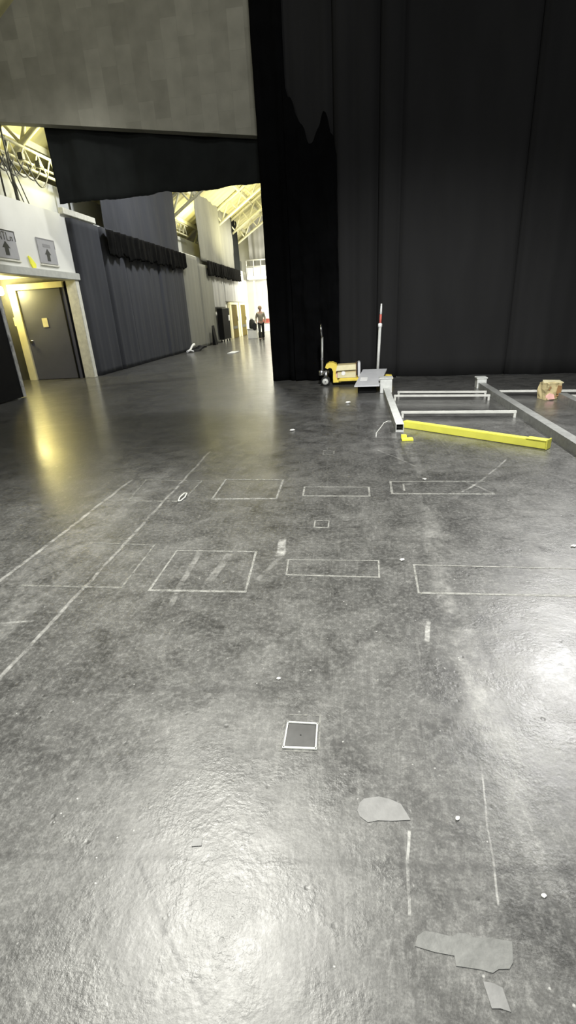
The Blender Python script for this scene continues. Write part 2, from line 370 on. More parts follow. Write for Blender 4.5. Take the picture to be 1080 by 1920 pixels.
# ------------------------------------------------------------------ drapes
def drape(name, m, p0, p1, z0, z1, amp=.05, wl=.5, seed=0, hem=0.0, crumple=0.0, flare=1.0, top_jag=0.0, nz=26, dens=.035, edge_tuck=0.0, lean=0.0, sharp=1.0, ends=None, topf=None):
    p0 = Vector((p0[0], p0[1], 0)); p1 = Vector((p1[0], p1[1], 0)); L_ = (p1-p0).length; t = (p1-p0)/L_
    n = Vector((t.y, -t.x, 0))
    nx = max(8, int(L_/dens)); bm = bmesh.new(); rnd = random.Random(seed)
    ph = [rnd.uniform(0, 6.28) for _ in range(4)]
    grid = []
    for j in range(nz+1):
        v = j/nz; row = []
        for i in range(nx+1):
            u = i/nx; x = u*L_
            zb = z0 + abs(hem)*(noise.noise(Vector((x*2.2, seed*3.1, 0)))+.3*noise.noise(Vector((x*9, seed, 4)))) 
            if ends: zb += ends[0]*(1-u)+ends[1]*u
            zt = (topf(u) if topf else z1) + top_jag*noise.noise(Vector((x*3, seed, 9)))
            z = zb + (zt-zb)*v
            a = amp*((.45+.55*(1-v))*flare)
            xx = x + lean*(1-v)
            s = math.sin(xx/wl*6.283+ph[0]+.9*math.sin(x*.9+ph[1]))
            s = math.copysign(abs(s)**sharp, s)
            d = a*(s + .35*math.sin(xx/wl*14.1+ph[2]) + .5*noise.noise(Vector((x*1.3, z*.25, seed))))
            if crumple:
                d += crumple*noise.fractal(Vector((x*1.6, z*1.1, seed)), .8, 2.0, 4)
            if edge_tuck:
                e = min(x, L_-x)
                d -= edge_tuck*math.exp(-(e/.07)**2)
            p = p0 + t*x + n*d
            row.append(bm.verts.new((p.x, p.y, z)))
        grid.append(row)
    for j in range(nz):
        for i in range(nx):
            q = bm.faces.new((grid[j][i], grid[j][i+1], grid[j+1][i+1], grid[j+1][i])); q.smooth = True
    me = bpy.data.meshes.new(name); bm.to_mesh(me); bm.free()
    o = bpy.data.objects.new(name, me); col.objects.link(o); me.materials.append(m)
    sd = o.modifiers.new('thickness', 'SOLIDIFY'); sd.thickness = .008; sd.offset = -1
    return o

G1 = 'black stage drapes along the back of the stage'
dr = drape('stage_drape', M['velvet'], (-1.77, 11.27), (-1.18, 11.24), -.004, 9.5, .05, .42, 1, .003, .05, nz=60)
tag(dr, 'narrow blackest velvet drape at the very edge of the opening', 'drape', G1)
dr = drape('stage_drape', M['black_cloth'], (-1.30, 11.38), (-.28, 11.24), .003, 9.5, .03, .45, 11, .003, 0, edge_tuck=.05)
tag(dr, 'black drape showing above the shadow-shaped drape', 'drape', G1)
def shadow_top(u):
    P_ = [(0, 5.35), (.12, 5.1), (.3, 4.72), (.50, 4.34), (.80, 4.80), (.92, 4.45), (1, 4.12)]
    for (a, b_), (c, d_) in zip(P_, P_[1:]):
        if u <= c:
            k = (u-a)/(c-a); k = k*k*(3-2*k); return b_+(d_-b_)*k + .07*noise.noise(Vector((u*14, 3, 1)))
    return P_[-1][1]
dr = drape('shadow_drape', M['velvet'], (-1.22, 11.09), (-.24, 10.98), .003, 0, .03, .40, 12, .003, .10, nz=80, dens=.02, topf=shadow_top)  # added dark cloth, cut to the outline of the shadow on the stage drape
tag(dr, 'added crumpled black drape in the shape of the shadow behind the pallet truck handle', 'drape')
dr = drape('stage_drape', M['black_cloth'], (-.30, 11.13), (.58, 11.10), .003, 9.5, .035, .50, 2, .006, .0, edge_tuck=.08)
tag(dr, 'black drape directly behind the cardboard carton, between shadow-shaped drape and narrow strip', 'drape', G1)
dr = drape('stage_drape', M['black_cloth'], (.54, 11.02), (.97, 10.97), .003, 9.5, .03, .6, 3, .006, .0, edge_tuck=.10, lean=.06)
tag(dr, 'narrow black drape strip behind the tall leaning pole', 'drape', G1)
dr = drape('stage_drape', M['black_cloth'], (.95, 11.12), (3.20, 10.84), .003, 9.5, .03, 1.1, 4, .006, .0, edge_tuck=.08)
tag(dr, 'broad flat black drape behind the steel floor beams', 'drape', G1)
dr = drape('stage_drape', M['black_cloth'], (3.14, 10.72), (6.4, 10.36), .003, 9.5, .045, .9, 5, .006, .0, edge_tuck=.10)
tag(dr, 'rightmost black drape behind the crumpled carton', 'drape', G1)

bd = drape('border_drape', M['border'], (-6.64, 12.3), (-1.5, 12.3), 4.04, 5.75, .05, 1.9, 6, .05, .05, nz=16, flare=1.4)
tag(bd, 'wide black border hanging under the grey block wall', 'drape')

G2 = 'charcoal curtains along the left side wall'
XW = -7.33
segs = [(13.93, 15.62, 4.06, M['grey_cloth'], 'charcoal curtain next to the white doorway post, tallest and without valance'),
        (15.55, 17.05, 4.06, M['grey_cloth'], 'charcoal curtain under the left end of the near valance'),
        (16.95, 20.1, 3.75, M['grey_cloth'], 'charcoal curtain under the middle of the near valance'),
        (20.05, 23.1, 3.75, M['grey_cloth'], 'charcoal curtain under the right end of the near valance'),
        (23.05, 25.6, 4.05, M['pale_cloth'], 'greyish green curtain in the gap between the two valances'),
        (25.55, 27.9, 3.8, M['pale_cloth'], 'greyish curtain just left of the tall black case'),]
for k, (a, b_, z1, m_, lab) in enumerate(segs):
    o = drape('wall_curtain', m_, (XW+.04*(k % 2), a), (XW+.04*(k % 2), b_), 0.006, z1, .013, .62, 20+k, .005, 0, edge_tuck=.10, lean=.05)
    tag(o, lab, 'curtain', G2)
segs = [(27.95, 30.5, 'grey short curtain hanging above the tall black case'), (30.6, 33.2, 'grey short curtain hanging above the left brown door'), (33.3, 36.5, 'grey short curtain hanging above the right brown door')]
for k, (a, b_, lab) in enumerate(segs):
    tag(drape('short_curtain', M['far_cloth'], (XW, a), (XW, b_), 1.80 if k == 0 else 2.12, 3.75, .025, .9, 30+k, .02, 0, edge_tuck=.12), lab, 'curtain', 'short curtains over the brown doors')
G3 = 'dark valances over the curtain joins'
tag(drape('valance', M['valance'], (-7.16, 15.6), (-7.16, 23.3), 3.36, 4.0, .05, .5, 40, .22, .04, nz=10, ends=(-.05, .02)), 'black ragged valance nearest, on the charcoal curtains', 'valance', G3)
tag(drape('valance', M['valance'], (-7.16, 26.7), (-7.16, 34.6), 3.35, 4.02, .05, .5, 41, .12, .03, nz=10), 'black valance farther away, above the brown doors', 'valance', G3)
G4 = 'upper hanging drapes above the valances'
tag(drape('upper_drape', M['grey_cloth'], (-7.28, 15.95), (-7.28, 22.9), 3.9, 8.2, .04, 2.2, 50, .03, .02), 'charcoal upper drape above the near valance', 'drape', G4)
tag(drape('upper_drape', M['pale_cloth'], (-7.28, 25.8), (-7.28, 33.6), 3.95, 8.6, .05, 2.4, 51, .03, .04), 'pale grey upper drape above the farther valance', 'drape', G4)
tag(drape('upper_drape', M['border'], (-7.32, 33.75), (-7.32, 35.4), 3.80, 7.0, .05, .8, 52, .03, .0), 'dark narrow upper drape beside the far white gallery', 'drape', G4)
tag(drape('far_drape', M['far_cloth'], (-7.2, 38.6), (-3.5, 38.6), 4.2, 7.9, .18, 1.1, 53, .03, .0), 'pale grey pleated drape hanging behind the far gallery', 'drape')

# ------------------------------------------------------------------ signs over the doorway
G5 = 'grey arrow signs above the doorway'
def sign(y0, y1, z0, z1, kind, label):
    e = empty('arrow_sign', (-7.44, (y0+y1)/2, z0), label=label, cat='sign', group=G5)
    x = -7.43
    p = MB(); p.lohi((-7.449, y0, z0), (x, y1, z1), .002); child(p, 'sign_board', M['sign'], e)
    c = (y0+y1)/2; zz = z0+.06; h = (z1-z0)*.50
    hw = (y1-y0)*.17
    p = MB(); p.prism([(x, c-hw*.5, zz), (x, c+hw*.5, zz), (x, c+hw*.5, zz+h*.52), (x, c+hw, zz+h*.52), (x, c, zz+h), (x, c-hw, zz+h*.52), (x, c-hw*.5, zz+h*.52)], (.004, 0, 0), 'x')
    child(p, 'arrow', M['sign_dark'], e)
    p = MB()
    p.lohi((x, y0, z1-.022), (x+.005, y1, z1)); p.lohi((x, y1-.02, z1-.2), (x+.005, y1, z1-.02))
    if kind == 1: p.lohi((x, y0, z1-.24), (x+.005, y0+.015, z1-.02))
    child(p, 'tape_edge', M['sign_dark'] if kind == 0 else M['sign_faint'], e)
    p = MB()
    if kind == 0:
        t0 = z1-.20; t1 = z1-.05; r = .009
        def st(*pts): p.tube([(x+.003, y0+a, t0+(t1-t0)*b_) for a, b_ in pts], r, 6)
        st((.20, 0), (.20, 1), (.30, 0), (.30, 1)); st((.34, 1), (.44, 1)); st((.39, 0), (.39, 1)); st((.48, 1), (.48, 0), (.56, 0)); st((.60, .5), (.66, .5)); st((.60, 0), (.60, .5)); st((.66, 0), (.66, .5))
    else:
        p.lohi((x, c-.16, z1-.19), (x+.003, c+.16, z1-.12))
    child(p, 'lettering', M['sign_faint'] if kind else M['cable'], e)
    p = MB(); p.lohi((x-.015, y0-.02, z0-.05), (x+.02, y1+.03, z0-.02), .004); child(p, 'ledge', M['trim_white'], e)
sign(10.75, 11.53, 2.88, 3.44, 0, 'grey arrow sign with dark lettering, cut by the left picture edge')
sign(12.35, 13.11, 2.88, 3.43, 1, 'grey arrow sign with faint lettering, nearer the charcoal curtain')
p = MB(); p.prism([(-7.44, 11.86, 2.99), (-7.44, 11.93, 2.97), (-7.44, 12.09, 2.83), (-7.44, 12.07, 2.75), (-7.44, 11.95, 2.74), (-7.44, 11.90, 2.82)], (.03, 0, 0), 'x')
tag(p.build('warning_tag', M['bright_yellow']), 'bright yellow tag on the white wall between the arrow signs', 'tag')

# ------------------------------------------------------------------ gallery truss above the side wall
tr = empty('gallery_truss', (-7.82, 16, 4.15), label='cream lattice truss running along the top of the side wall', cat='truss')
p = MB()
for z in (5.02, 5.45):
    p = MB(); p.tube([(-7.78, 8.5, z), (-7.78, 26, z)], .035, 8); child(p, 'chord', M['truss'], tr)
p = MB(); p.tube([(-7.98, 8.5, 5.25), (-7.98, 26, 5.25)], .03, 8); child(p, 'rear_chord', M['truss'], tr)
p = MB(); y = 8.5; k = 0
while y < 25.6:
    p.tube([(-7.78, y, 5.02), (-7.78, y+.28, 5.45)], .02, 6); p.tube([(-7.78, y+.28, 5.45), (-7.78, y+.56, 5.02)], .02, 6)
    y += .56
child(p, 'lattice', M['truss'], tr)
p = MB()
for y in (9.4, 12.6, 15.0, 18.5, 22):
    p = MB(); p.tube([(-7.80, y, 4.005), (-7.80, y, 5.5)], .03, 6); child(p, 'post', M['dark_metal'], tr)
p = MB()
for y in (11.3, 12.0, 12.9, 13.6, 14.4, 15.1, 15.7):
    p = MB(); p.lohi((-7.76, y, 5.12), (-7.64, y+.13, 5.26), .01); child(p, 'junction_box', M['dark_metal'], tr)
cb = MB()
rnd = random.Random(3)
for k in range(6):
    a = 11.25+.33*k; zl = 4.62+.16*rnd.random()
    pts = [(-7.62+.01*k, a+t*.9, 5.02 - (5.02-zl)*math.sin(PI*t)) for t in [i/12 for i in range(13)]]
    cb.tube(pts, .018, 6)
for a in (12.0, 12.15, 12.35): cb.tube([(-7.66, a, 5.05), (-7.6, a+.12, 4.6), (-7.58, a+.3, 4.16)], .013, 6)
tag(cb.build('cable_bundle', M['cable']), 'dark cables looping below the gallery truss above the arrow signs', 'cable')
for k, (y, lab) in enumerate(((11.65, 'dark vertical pipe rising in front of the gallery truss, left of its twin'), (12.05, 'dark vertical pipe rising in front of the gallery truss, right of its twin'))):
    p = MB(); p.tube([(-7.49, y, 4.12), (-7.49, y, 6.3)], .02, 8)
    tag(p.build('conduit_pipe', M['dark_metal']), lab, 'pipe', 'dark pipes by the gallery truss')

# roof trusses
def zroof(x): return 4.9 + (x+10.5)*(9.1/14.5)
labs = ['cream roof truss seen over the arrow signs at upper left', 'cream roof truss in the gap above the greyish green curtain', 'cream roof truss nearest in the bright far opening', 'cream roof truss in the middle of the bright far opening', 'cream roof truss deepest in the bright far opening']
for Y, lab in zip((13.6, 24.6, 30.5, 34, 37), labs):
    e = empty('roof_truss', (-4, Y, zroof(-4)-.8), label=lab, cat='truss', group='cream trusses under the roof')
    for dz in (-.12, -.85):
        p = MB(); p.tube([(-10, Y, zroof(-10)+dz), (1, Y, zroof(1)+dz)], .07, 8); child(p, 'chord', M['truss'], e)
    p = MB(); x = -9.8
    while x < .4:
        p.tube([(x, Y, zroof(x)-.85), (x+.5, Y, zroof(x+.5)-.12)], .045, 6); p.tube([(x+.5, Y, zroof(x+.5)-.12), (x+.9, Y, zroof(x+.9)-.85)], .045, 6); x += .9
    child(p, 'lattice', M['truss'], e)
G6 = 'purlins under the cream roof'
for k, (x, lab) in enumerate(((-9.6, 'lowest cream purlin under the roof edge'), (-8.6, 'second lowest cream purlin under the roof'), (-7.4, 'third cream purlin up the roof slope'), (-6.0, 'fourth cream purlin up the roof slope'))):
    p = MB(); p.box((x, 26, zroof(x)-.09), (.12, 27, .16)); tag(p.build('roof_purlin', M['truss']), lab, 'beam', G6)

# far gallery with railing
g = empty('far_gallery', (-5, 37.5, 3.5), label='white balcony with railing on the far wall', cat='balcony')
p = MB(); p.lohi((-7.1, 36.6, 3.55), (-3.6, 38.4, 3.72), .01); child(p, 'deck', M['white_wall'], g)
p = MB()
for z in (4.35, 4.75): p.tube([(-7.1, 36.7, z), (-3.6, 36.7, z)], .045, 8)
for i in range(8): p.tube([(-7.1+i*.5, 36.7, 3.7), (-7.1+i*.5, 36.7, 4.75)], .03, 6)
child(p, 'railing', M['rail'], g)
p = MB(); p.lohi((-7.05, 36.72, 3.72), (-3.6, 36.75, 4.3)); child(p, 'kick_panel', M['far_cloth'], g)
p = MB()
for x in (-6.9, -3.8):
    p = MB(); p.lohi((x-.06, 37.9, 0), (x+.06, 38.1, 3.55), .01); child(p, 'support_post', M['rail'], g)

# brown doors in the side wall, far end
def brown_door(n, y0, y1, lab):
    e = empty('door_%d' % n, (-7.3, (y0+y1)/2, 0)); struct(e, lab, 'door')
    p = MB(); p.lohi((-7.40, y0, .01), (-7.30, y1, 1.95), .008)
    o = child(p, 'door_leaf', M['olive_brown'], e)
    p = MB(); p.lohi((-7.42, y0-.45, 0), (-7.285, y0, 2.0), .01); p.lohi((-7.42, y1, 0), (-7.285, y1+.45, 2.0), .01); p.lohi((-7.42, y0-.45, 1.96), (-7.275, y1+.45, 2.10), .01)
    child(p, 'door_frame', M['cream'], e)
    bpy.context.view_layer.update()
    p = MB(); p.lohi((-7.30, y0+.1, .55), (-7.28, y1-.1, .72), .004); sub(p, 'kick_rail', M['dark_metal'], o, e)
    p = MB(); p.tube([(-7.29, y1-.2, 1.0), (-7.24, y1-.2, 1.0), (-7.24, y1-.2, 1.3), (-7.29, y1-.2, 1.3)], .03, 6); sub(p, 'pull_handle', M['chrome'], o, e)
brown_door(3, 31.75, 33.3, 'brown far door nearest the tall black case')
brown_door(4, 34.45, 36.0, 'brown far door nearest the white far wall')

# tall black case in front of the far curtain
e = empty('flight_case', (-7.0, 29.2, 0), label='tall black case standing before the far curtain beside the brown doors', cat='case')
p = MB(); p.lohi((-7.25, 27.9, .13), (-6.95, 29.6, 1.78), .03); child(p, 'case_body', M['black_leaf'], e)
p = MB()
for z in (.14, 1.74):
    p = MB(); p.lohi((-7.26, 27.89, z), (-6.94, 29.61, z+.03)); child(p, 'edge_rail', M['dark_metal'], e)
for x, y in ((-7.17, 28.1), (-7.03, 28.1), (-7.17, 29.4), (-7.03, 29.4)):
    p = MB(); p.lathe([(.02, -.025), (.065, -.02), (.065, .02), (.02, .025)], (x, y, .065), 'x', 14); child(p, 'castor', M['dark'], e)
# paper sheet taped on the case end
o = MB(); o.lohi((-6.948, 29.25, 1.10), (-6.938, 29.58, 1.40)); child(o, 'taped_sheet', M['white'], e)

# things around the far person
e = empty('white_crate', (-5.85, 30.5, 0), label='white crate on the floor left of the far person', cat='crate')
p = MB(); p.lohi((-6.12, 30.25, 0), (-5.58, 30.75, .50), .02); child(p, 'crate_body', M['white'], e)
p = MB(); p.lohi((-6.14, 30.23, .50), (-5.56, 30.77, .55), .01); child(p, 'crate_lid', M['upper_wall'], e)
e = empty('rucksack', (-5.85, 30.5, .55), label='dark rucksack standing on the white crate', cat='bag')
p = MB(); p.lathe([(.08, .551), (.17, .58), (.18, .80), (.14, 1.02), (.05, 1.09)], (-5.85, 30.5, 0), n=18); child(p, 'bag_body', M['trousers'], e)
p = MB(); p.tube([(-5.90, 30.42, 1.05), (-5.88, 30.42, 1.14), (-5.80, 30.42, 1.14), (-5.78, 30.42, 1.05)], .012, 6); child(p, 'grab_loop', M['shoe'], e)
e = empty('work_table', (-4.9, 33.2, 0), label='white trestle table behind the far person', cat='table')
p = MB(); p.lohi((-6.1, 32.8, .72), (-3.9, 33.6, .77), .01); child(p, 'tabletop', M['white'], e)
for x, y in ((-6.0, 32.9), (-4.0, 32.9), (-6.0, 33.5), (-4.0, 33.5)):
    p = MB(); p.tube([(x, y, 0), (x, y, .72)], .025, 8); child(p, 'leg', M['rail'], e)
G7 = 'packed cartons near the far person'
for c, d_, m_, lab in (((-4.35, 29.6, .20), (.5, .4, .40), 'card_pale', 'pale low carton on the floor right of the far person'),
                      ((-5.45, 31.3, .16), (.34, .34, .32), 'dark_metal', 'small dark carton on the floor by the white crate'),
                      ((-4.5, 33.2, .94), (.5, .4, .34), 'pink', 'pinkish carton on the white trestle table'),
                      ((-5.4, 33.2, .90), (.36, .3, .26), 'red', 'red carton on the white trestle table')):
    p = MB(); p.box(c, d_, bevel=.01); e2 = tag(p.build('carton', M[m_]), lab, 'box', G7)
p = MB(); p.prism([(-4.62, 30.4, 0), (-4.02, 30.4, 0), (-4.02, 30.4, 1.75), (-4.35, 30.4, 1.15), (-4.62, 30.4, 1.0)], (0, .05, 0), 'y')
tag(p.build('pointed_board', M['pink']), 'pale pink pointed panel upright right of the far person', 'board')
p = MB(); p.box((-6.0, 39.975, 1.6), (1.3, .04, 3.19)); tag(p.build('projection_sheet', M['white']), 'white sheet hung on the far wall above the rucksack', 'sheet')

# ------------------------------------------------------------------ far person
px, py = -4.88, 28.05
def skin_body(name, verts, edges, radii, m, parent, sub_=2):
    me = bpy.data.meshes.new(name); me.from_pydata([Vector(v) for v in verts], edges, []); me.update()
    o = bpy.data.objects.new(name, me); col.objects.link(o)
    md = o.modifiers.new('skin', 'SKIN'); md.use_smooth_shade = True
    for i, r in enumerate(radii):
        sv = me.skin_vertices[0].data[i]; sv.radius = r if isinstance(r, tuple) else (r, r); sv.use_root = (i == 0)
    ss = o.modifiers.new('sub', 'SUBSURF'); ss.levels = sub_; ss.render_levels = sub_
    me.materials.append(m); o.parent = parent; return o
pr = empty('person', (px, py, 0), rz=.25, label='person in beige jumper and dark trousers walking by the bright far wall', cat='person')
V_ = []; E_ = []; R_ = []
def v(p, r, frm=None):
    V_.append(p); R_.append(r)
    if frm is not None: E_.append((frm, len(V_)-1))
    return len(V_)-1
pel = v((0, 0, .95), (.14, .10)); wai = v((0, -.01, 1.10), (.125, .095), pel); che = v((0, -.03, 1.28), (.155, .11), wai); sho = v((0, -.03, 1.40), (.12, .085), che)
nk = v((0, -.04, 1.49), .05, sho); hd0 = v((0, -.05, 1.56), (.062, .075), nk); hd1 = v((0, -.055, 1.64), (.075, .09), hd0); hd2 = v((0, -.05, 1.71), (.055, .07), hd1)
def finger_set(h, dirn, side):
    d = Vector(dirn).normalized(); s = Vector((side, 0, 0)); base = Vector(V_[h])
    for k, ln in enumerate((.070, .078, .072, .058)):
        r0 = v(tuple(base + d*.045 + Vector((0, (k-1.5)*.02, 0))), .0095, h); r1 = v(tuple(base + d*(.045+ln*.55) + Vector((0, (k-1.5)*.021, 0)) + s*(-.006)), .0085, r0)
        v(tuple(base + d*(.045+ln) + Vector((0, (k-1.5)*.021, 0)) + s*(-.022)), .0075, r1)
    t0 = v(tuple(base + d*.015 + Vector((0, -.032, 0))), .011, h); v(tuple(base + d*.055 + Vector((0, -.05, 0)) + s*(-.01)), .0095, t0)
for s in (-1, 1):
    a = v((s*.17, -.03, 1.38), .062, sho); el = v((s*.24, .02 if s < 0 else -.02, 1.13), .045, a)
    wr = v((s*.25, -.16, .97) if s < 0 else (s*.23, -.18, .98), .030, el)
    dv = Vector(V_[wr])-Vector(V_[el]); ha = v(tuple(Vector(V_[wr])+dv.normalized()*.06), (.022, .036), wr); finger_set(ha, dv, s)
    th = v((s*.09, 0, .88), .085, pel); kn = v((s*.10, -.12 if s < 0 else .02, .50), .058, th); an = v((s*.10, -.12 if s < 0 else .26, .10), .040, kn)
    toe = v((s*.10, -.26 if s < 0 else .17, .045), (.042, .032), an)
body = skin_body('body', V_, E_, R_, M['skin'], pr)
# clothing shells follow the body
def shell(name, idx_map, m, sub_=2):
    vs = []; es = []; rs = []
    for i, (p, r, frm) in enumerate(idx_map):
        vs.append(p); rs.append(r)
        if frm is not None: es.append((frm, i))
    return skin_body(name, vs, es, rs, m, pr, sub_)
shell('jumper', [((0, 0, .96), (.158, .122), None), ((0, -.01, 1.10), (.145, .115), 0), ((0, -.03, 1.28), (.172, .128), 1), ((0, -.03, 1.41), (.135, .10), 2), ((0, -.038, 1.465), (.066, .066), 3),
                 ((-.17, -.03, 1.39), .076, 3), ((-.24, .02, 1.13), .060, 5), ((-.25, -.14, .985), .045, 6),
                 ((.17, -.03, 1.39), .076, 3), ((.24, -.02, 1.13), .060, 8), ((.232, -.165, .99), .045, 9)], M['top_cloth'])
shell('trousers', [((0, 0, .97), (.155, .12), None), ((-.09, 0, .88), .102, 0), ((-.10, -.12, .50), .076, 1), ((-.10, -.12, .11), .062, 2),
                   ((.09, 0, .88), .102, 0), ((.10, .02, .50), .076, 4), ((.10, .26, .12), .062, 5)], M['trousers'])
for s, ya_, yb in ((-1, -.11, -.27), (1, .27, .16)):
    p = MB(); p.box((s*.10, (ya_+yb)/2, .055), (.10, .27, .11), bevel=.035); o = p.build('shoe', M['shoe'], pr)
p = MB(); p.lathe([(.03, .115), (.07, .10), (.098, .05), (.102, 0), (.095, -.05), (.06, -.08)], (0, -.025, 1.655), n=16); o = p.build('hair', M['hair'], pr)
p = MB(); p.tube([(0, -.135, 1.645), (0, -.165, 1.615), (0, -.14, 1.605)], [.012, .018, .010], 8); p.build('nose', M['skin'], pr)
p = MB(); p.tube([(-.028, -.135, 1.575), (.028, -.135, 1.575)], .007, 6); p.build('mouth', M['pink'], pr)
for s in (-1, 1):
    p = MB(); p.lathe([(.005, -.01), (.03, 0), (.005, .01)], (s*.082, -.05, 1.64), 'x', 8); p.build('ear', M['skin'], pr)
    p = MB(); p.lathe([(.004, -.006), (.011, 0), (.004, .006)], (s*.032, -.142, 1.655), 'y', 8); p.build('eye', M['shoe'], pr)
e = empty('shoulder_bag', (px-.33, py-.16, .62), label='dark bag held at the left side of the far person', cat='bag')
p = MB(); p.box((px-.33, py-.16, .74), (.18, .34, .40), bevel=.05); child(p, 'bag_body', M['shoe'], e)
p = MB(); p.tube([(px-.33, py-.28, .93), (px-.30, py-.24, 1.02), (px-.29, py-.18, 1.045), (px-.30, py-.10, 1.02), (px-.33, py-.05, .93)], .012, 6); child(p, 'bag_strap', M['shoe'], e)

# clutter bundle at the foot of the charcoal curtain and white sheet
e = empty('cable_heap', (-6.95, 22.2, 0), label='dark heap of cable with white end at foot of the charcoal curtain', cat='cable')
p = MB()
for k in range(4):
    c = Vector((-6.95+.05*k, 22.35+.12*k, .05+.035*k)); p.tube([c+Vector((.22*math.cos(t), .30*math.sin(t), .03*math.sin(2*t+k))) for t in [i*PI/8 for i in range(17)]], .04, 8, cap=False)
child(p, 'coil', M['dark'], e)
p = MB(); p.tube([(-7.02, 21.3, .06), (-6.98, 21.6, .10), (-6.95, 21.9, .26), (-6.93, 22.1, .30)], [.05, .045, .05, .06], 8); p.tube([(-6.98, 21.55, .09), (-6.8, 21.5, .05)], .035, 8)
child(p, 'white_end', M['white'], e)
p = MB(); p.box((-4.75, 20.3, .012), (.32, .9, .024), bevel=.005)
tag(p.build('white_sheet', M['white']), 'white sheet lying on the floor before the brown doors', 'sheet')
p = MB(); p.prism([(-7.15, 26.0, 0), (-6.98, 26.0, 0), (-7.1, 26.0, .95)], (0, .5, 0), 'y')
tag(p.build('black_wedge', M['black_leaf']), 'narrow black wedge leaning on the greyish curtain', 'panel')

# ------------------------------------------------------------------ yellow pallet truck
pt = empty('pallet_truck', (-.4, 10.35, 0), label='yellow hand pallet truck with upright thin handle before the black drape', cat='pallet truck')
p = MB()
out = [(-.27, .02), (-.47, .30), (-.50, .38), (-.49, .43), (-.43, .455), (-.33, .44), (-.27, .38), (-.235, .22), (-.20, .10), (-.20, .05), (-.36, .05), (-.365, .12), (-.345, .24), (-.37, .33), (-.42, .365), (-.46, .355), (-.50, .345)]
head = [(-.52, .36), (-.50, .42), (-.44, .455), (-.36, .455), (-.29, .42), (-.262, .36), (-.235, .20), (-.20, .11), (-.20, .06), (-.36, .06), (-.365, .16), (-.36, .28), (-.385, .34), (-.43, .355), (-.47, .335)]
p.prism([(x, 10.22, z) for x, z in head], (0, .26, 0), 'y'); child(p, 'lift_head', M['yellow'], pt)
for y in (10.12, 10.42):
    p = MB(); p.lohi((-.24, y, .09), (.70, y+.16, .15), .01); p.prism([(.70, y, .09), (.70, y, .15), (.84, y+.04, .13), (.84, y+.04, .09)], (0, .12, 0), 'y'); child(p, 'fork', M['yellow'], pt)
    p = MB(); p.lathe([(.02, -.05), (.04, -.045), (.04, .045), (.02, .05)], (.62, y+.08, .04), 'y', 16); child(p, 'load_roller', M['dark'], pt)
for y in (10.20, 10.38):
    p = MB(); p.lathe([(.03, -.03), (.085, -.028), (.092, -.015), (.092, .015), (.085, .028), (.03, .03)], (-.52, y, .092), 'y', 24); o = child(p, 'steer_wheel', M['dark'], pt)
    bpy.context.view_layer.update()
    p = MB(); p.lathe([(.01, -.034), (.062, -.032), (.062, .032), (.01, .034)], (-.52, y, .092), 'y', 20); sub(p, 'wheel_hub', M['rail'], o, pt)
p = MB(); p.tube([(-.52, 10.16, .092), (-.52, 10.42, .092)], .018); p.tube([(-.52, 10.29, .09), (-.50, 10.29, .30)], .04, 12); p.lathe([(.04, 0), (.055, .01), (.055, .10), (.04, .11)], (-.60, 10.29, .20), n=14)
p.tube([(-.60, 10.29, .26), (-.44, 10.29, .27)], .03, 10); child(p, 'hydraulic_pump', M['alu'], pt)
p = MB(); p.tube([(-.585, 10.29, .26), (-.565, 10.29, .95)], .022, 10); child(p, 'handle_shaft', M['steel'], pt)
p = MB()
loop = [(-.565, 10.29, .93), (-.575, 10.21, .99), (-.58, 10.19, 1.10), (-.582, 10.23, 1.18), (-.582, 10.29, 1.19), (-.582, 10.35, 1.18), (-.58, 10.39, 1.10), (-.575, 10.37, .99), (-.565, 10.29, .93)]
p.tube(loop, .016, 8); child(p, 'handle_loop', M['chrome'], pt)
p = MB(); p.lohi((-.60, 10.25, .50), (-.555, 10.33, .56), .006); child(p, 'shaft_clamp', M['chrome'], pt)
p = MB(); p.lohi((-.30, 10.214, .16), (-.27, 10.22, .32)); tag(child(p, 'label_plate', M['pink'], pt), 'pinkish label plate')

# carton on the forks
c = empty('carton', (-.05, 10.35, .15), label='open cardboard carton with white sticker riding on the yellow forks', cat='box')
p = MB(); p.lohi((-.27, 10.17, .152), (.10, 10.52, .40), .006); child(p, 'carton_body', M['card'], c)
p = MB(); p.prism([(-.27, 10.165, .40), (.10, 10.165, .41), (.10, 10.14, .31), (-.30, 10.13, .30)], (0, -.006, 0), 'y'); child(p, 'flap', M['card_pale'], c)
p = MB(); p.lohi((-.27, 10.16, .155), (.10, 10.168, .255)); child(p, 'lower_band', M['card_pale'], c)
p = MB(); p.lathe([(.04, 0), (.043, .004), (.02, .006)], (-.15, 10.155, .245), 'y', 16); tag(child(p, 'sticker', M['white'], c), 'white round sticker')
p = MB(); p.lohi((.105, 10.17, .152), (.112, 10.5, .43)); tag(child(p, 'tape_strip', M['brown'], c), 'brown tape strip')
p = MB(); p.box((.165, 10.33, .30), (.05, .30, .29), bevel=.008); tag(p.build('foam_board', M['board']), 'upright pale slab standing at right end of the open carton', 'board')

# grey board on black crate
bd = empty('grey_board', (.4, 9.8, .15), label='pale grey board resting on the low black crate', cat='board')
p = MB(); p.prism([(.06, 9.02, .135), (.505, 9.00, .135), (.74, 10.50, .235), (.25, 10.56, .235)], (0, 0, .022), 'z'); child(p, 'panel', M['board'], bd)
p = MB(); p.prism([(.17, 9.42, .187), (.30, 9.41, .187), (.325, 9.70, .206), (.19, 9.71, .206)], (0, 0, .004), 'z'); tag(child(p, 'white_label', M['white'], bd), 'white paper label')
p = MB(); p.lohi((.13, 9.12, 0), (.46, 9.62, .128), .01); tag(p.build('black_crate', M['black_leaf']), 'low black crate under the pale grey board', 'crate')

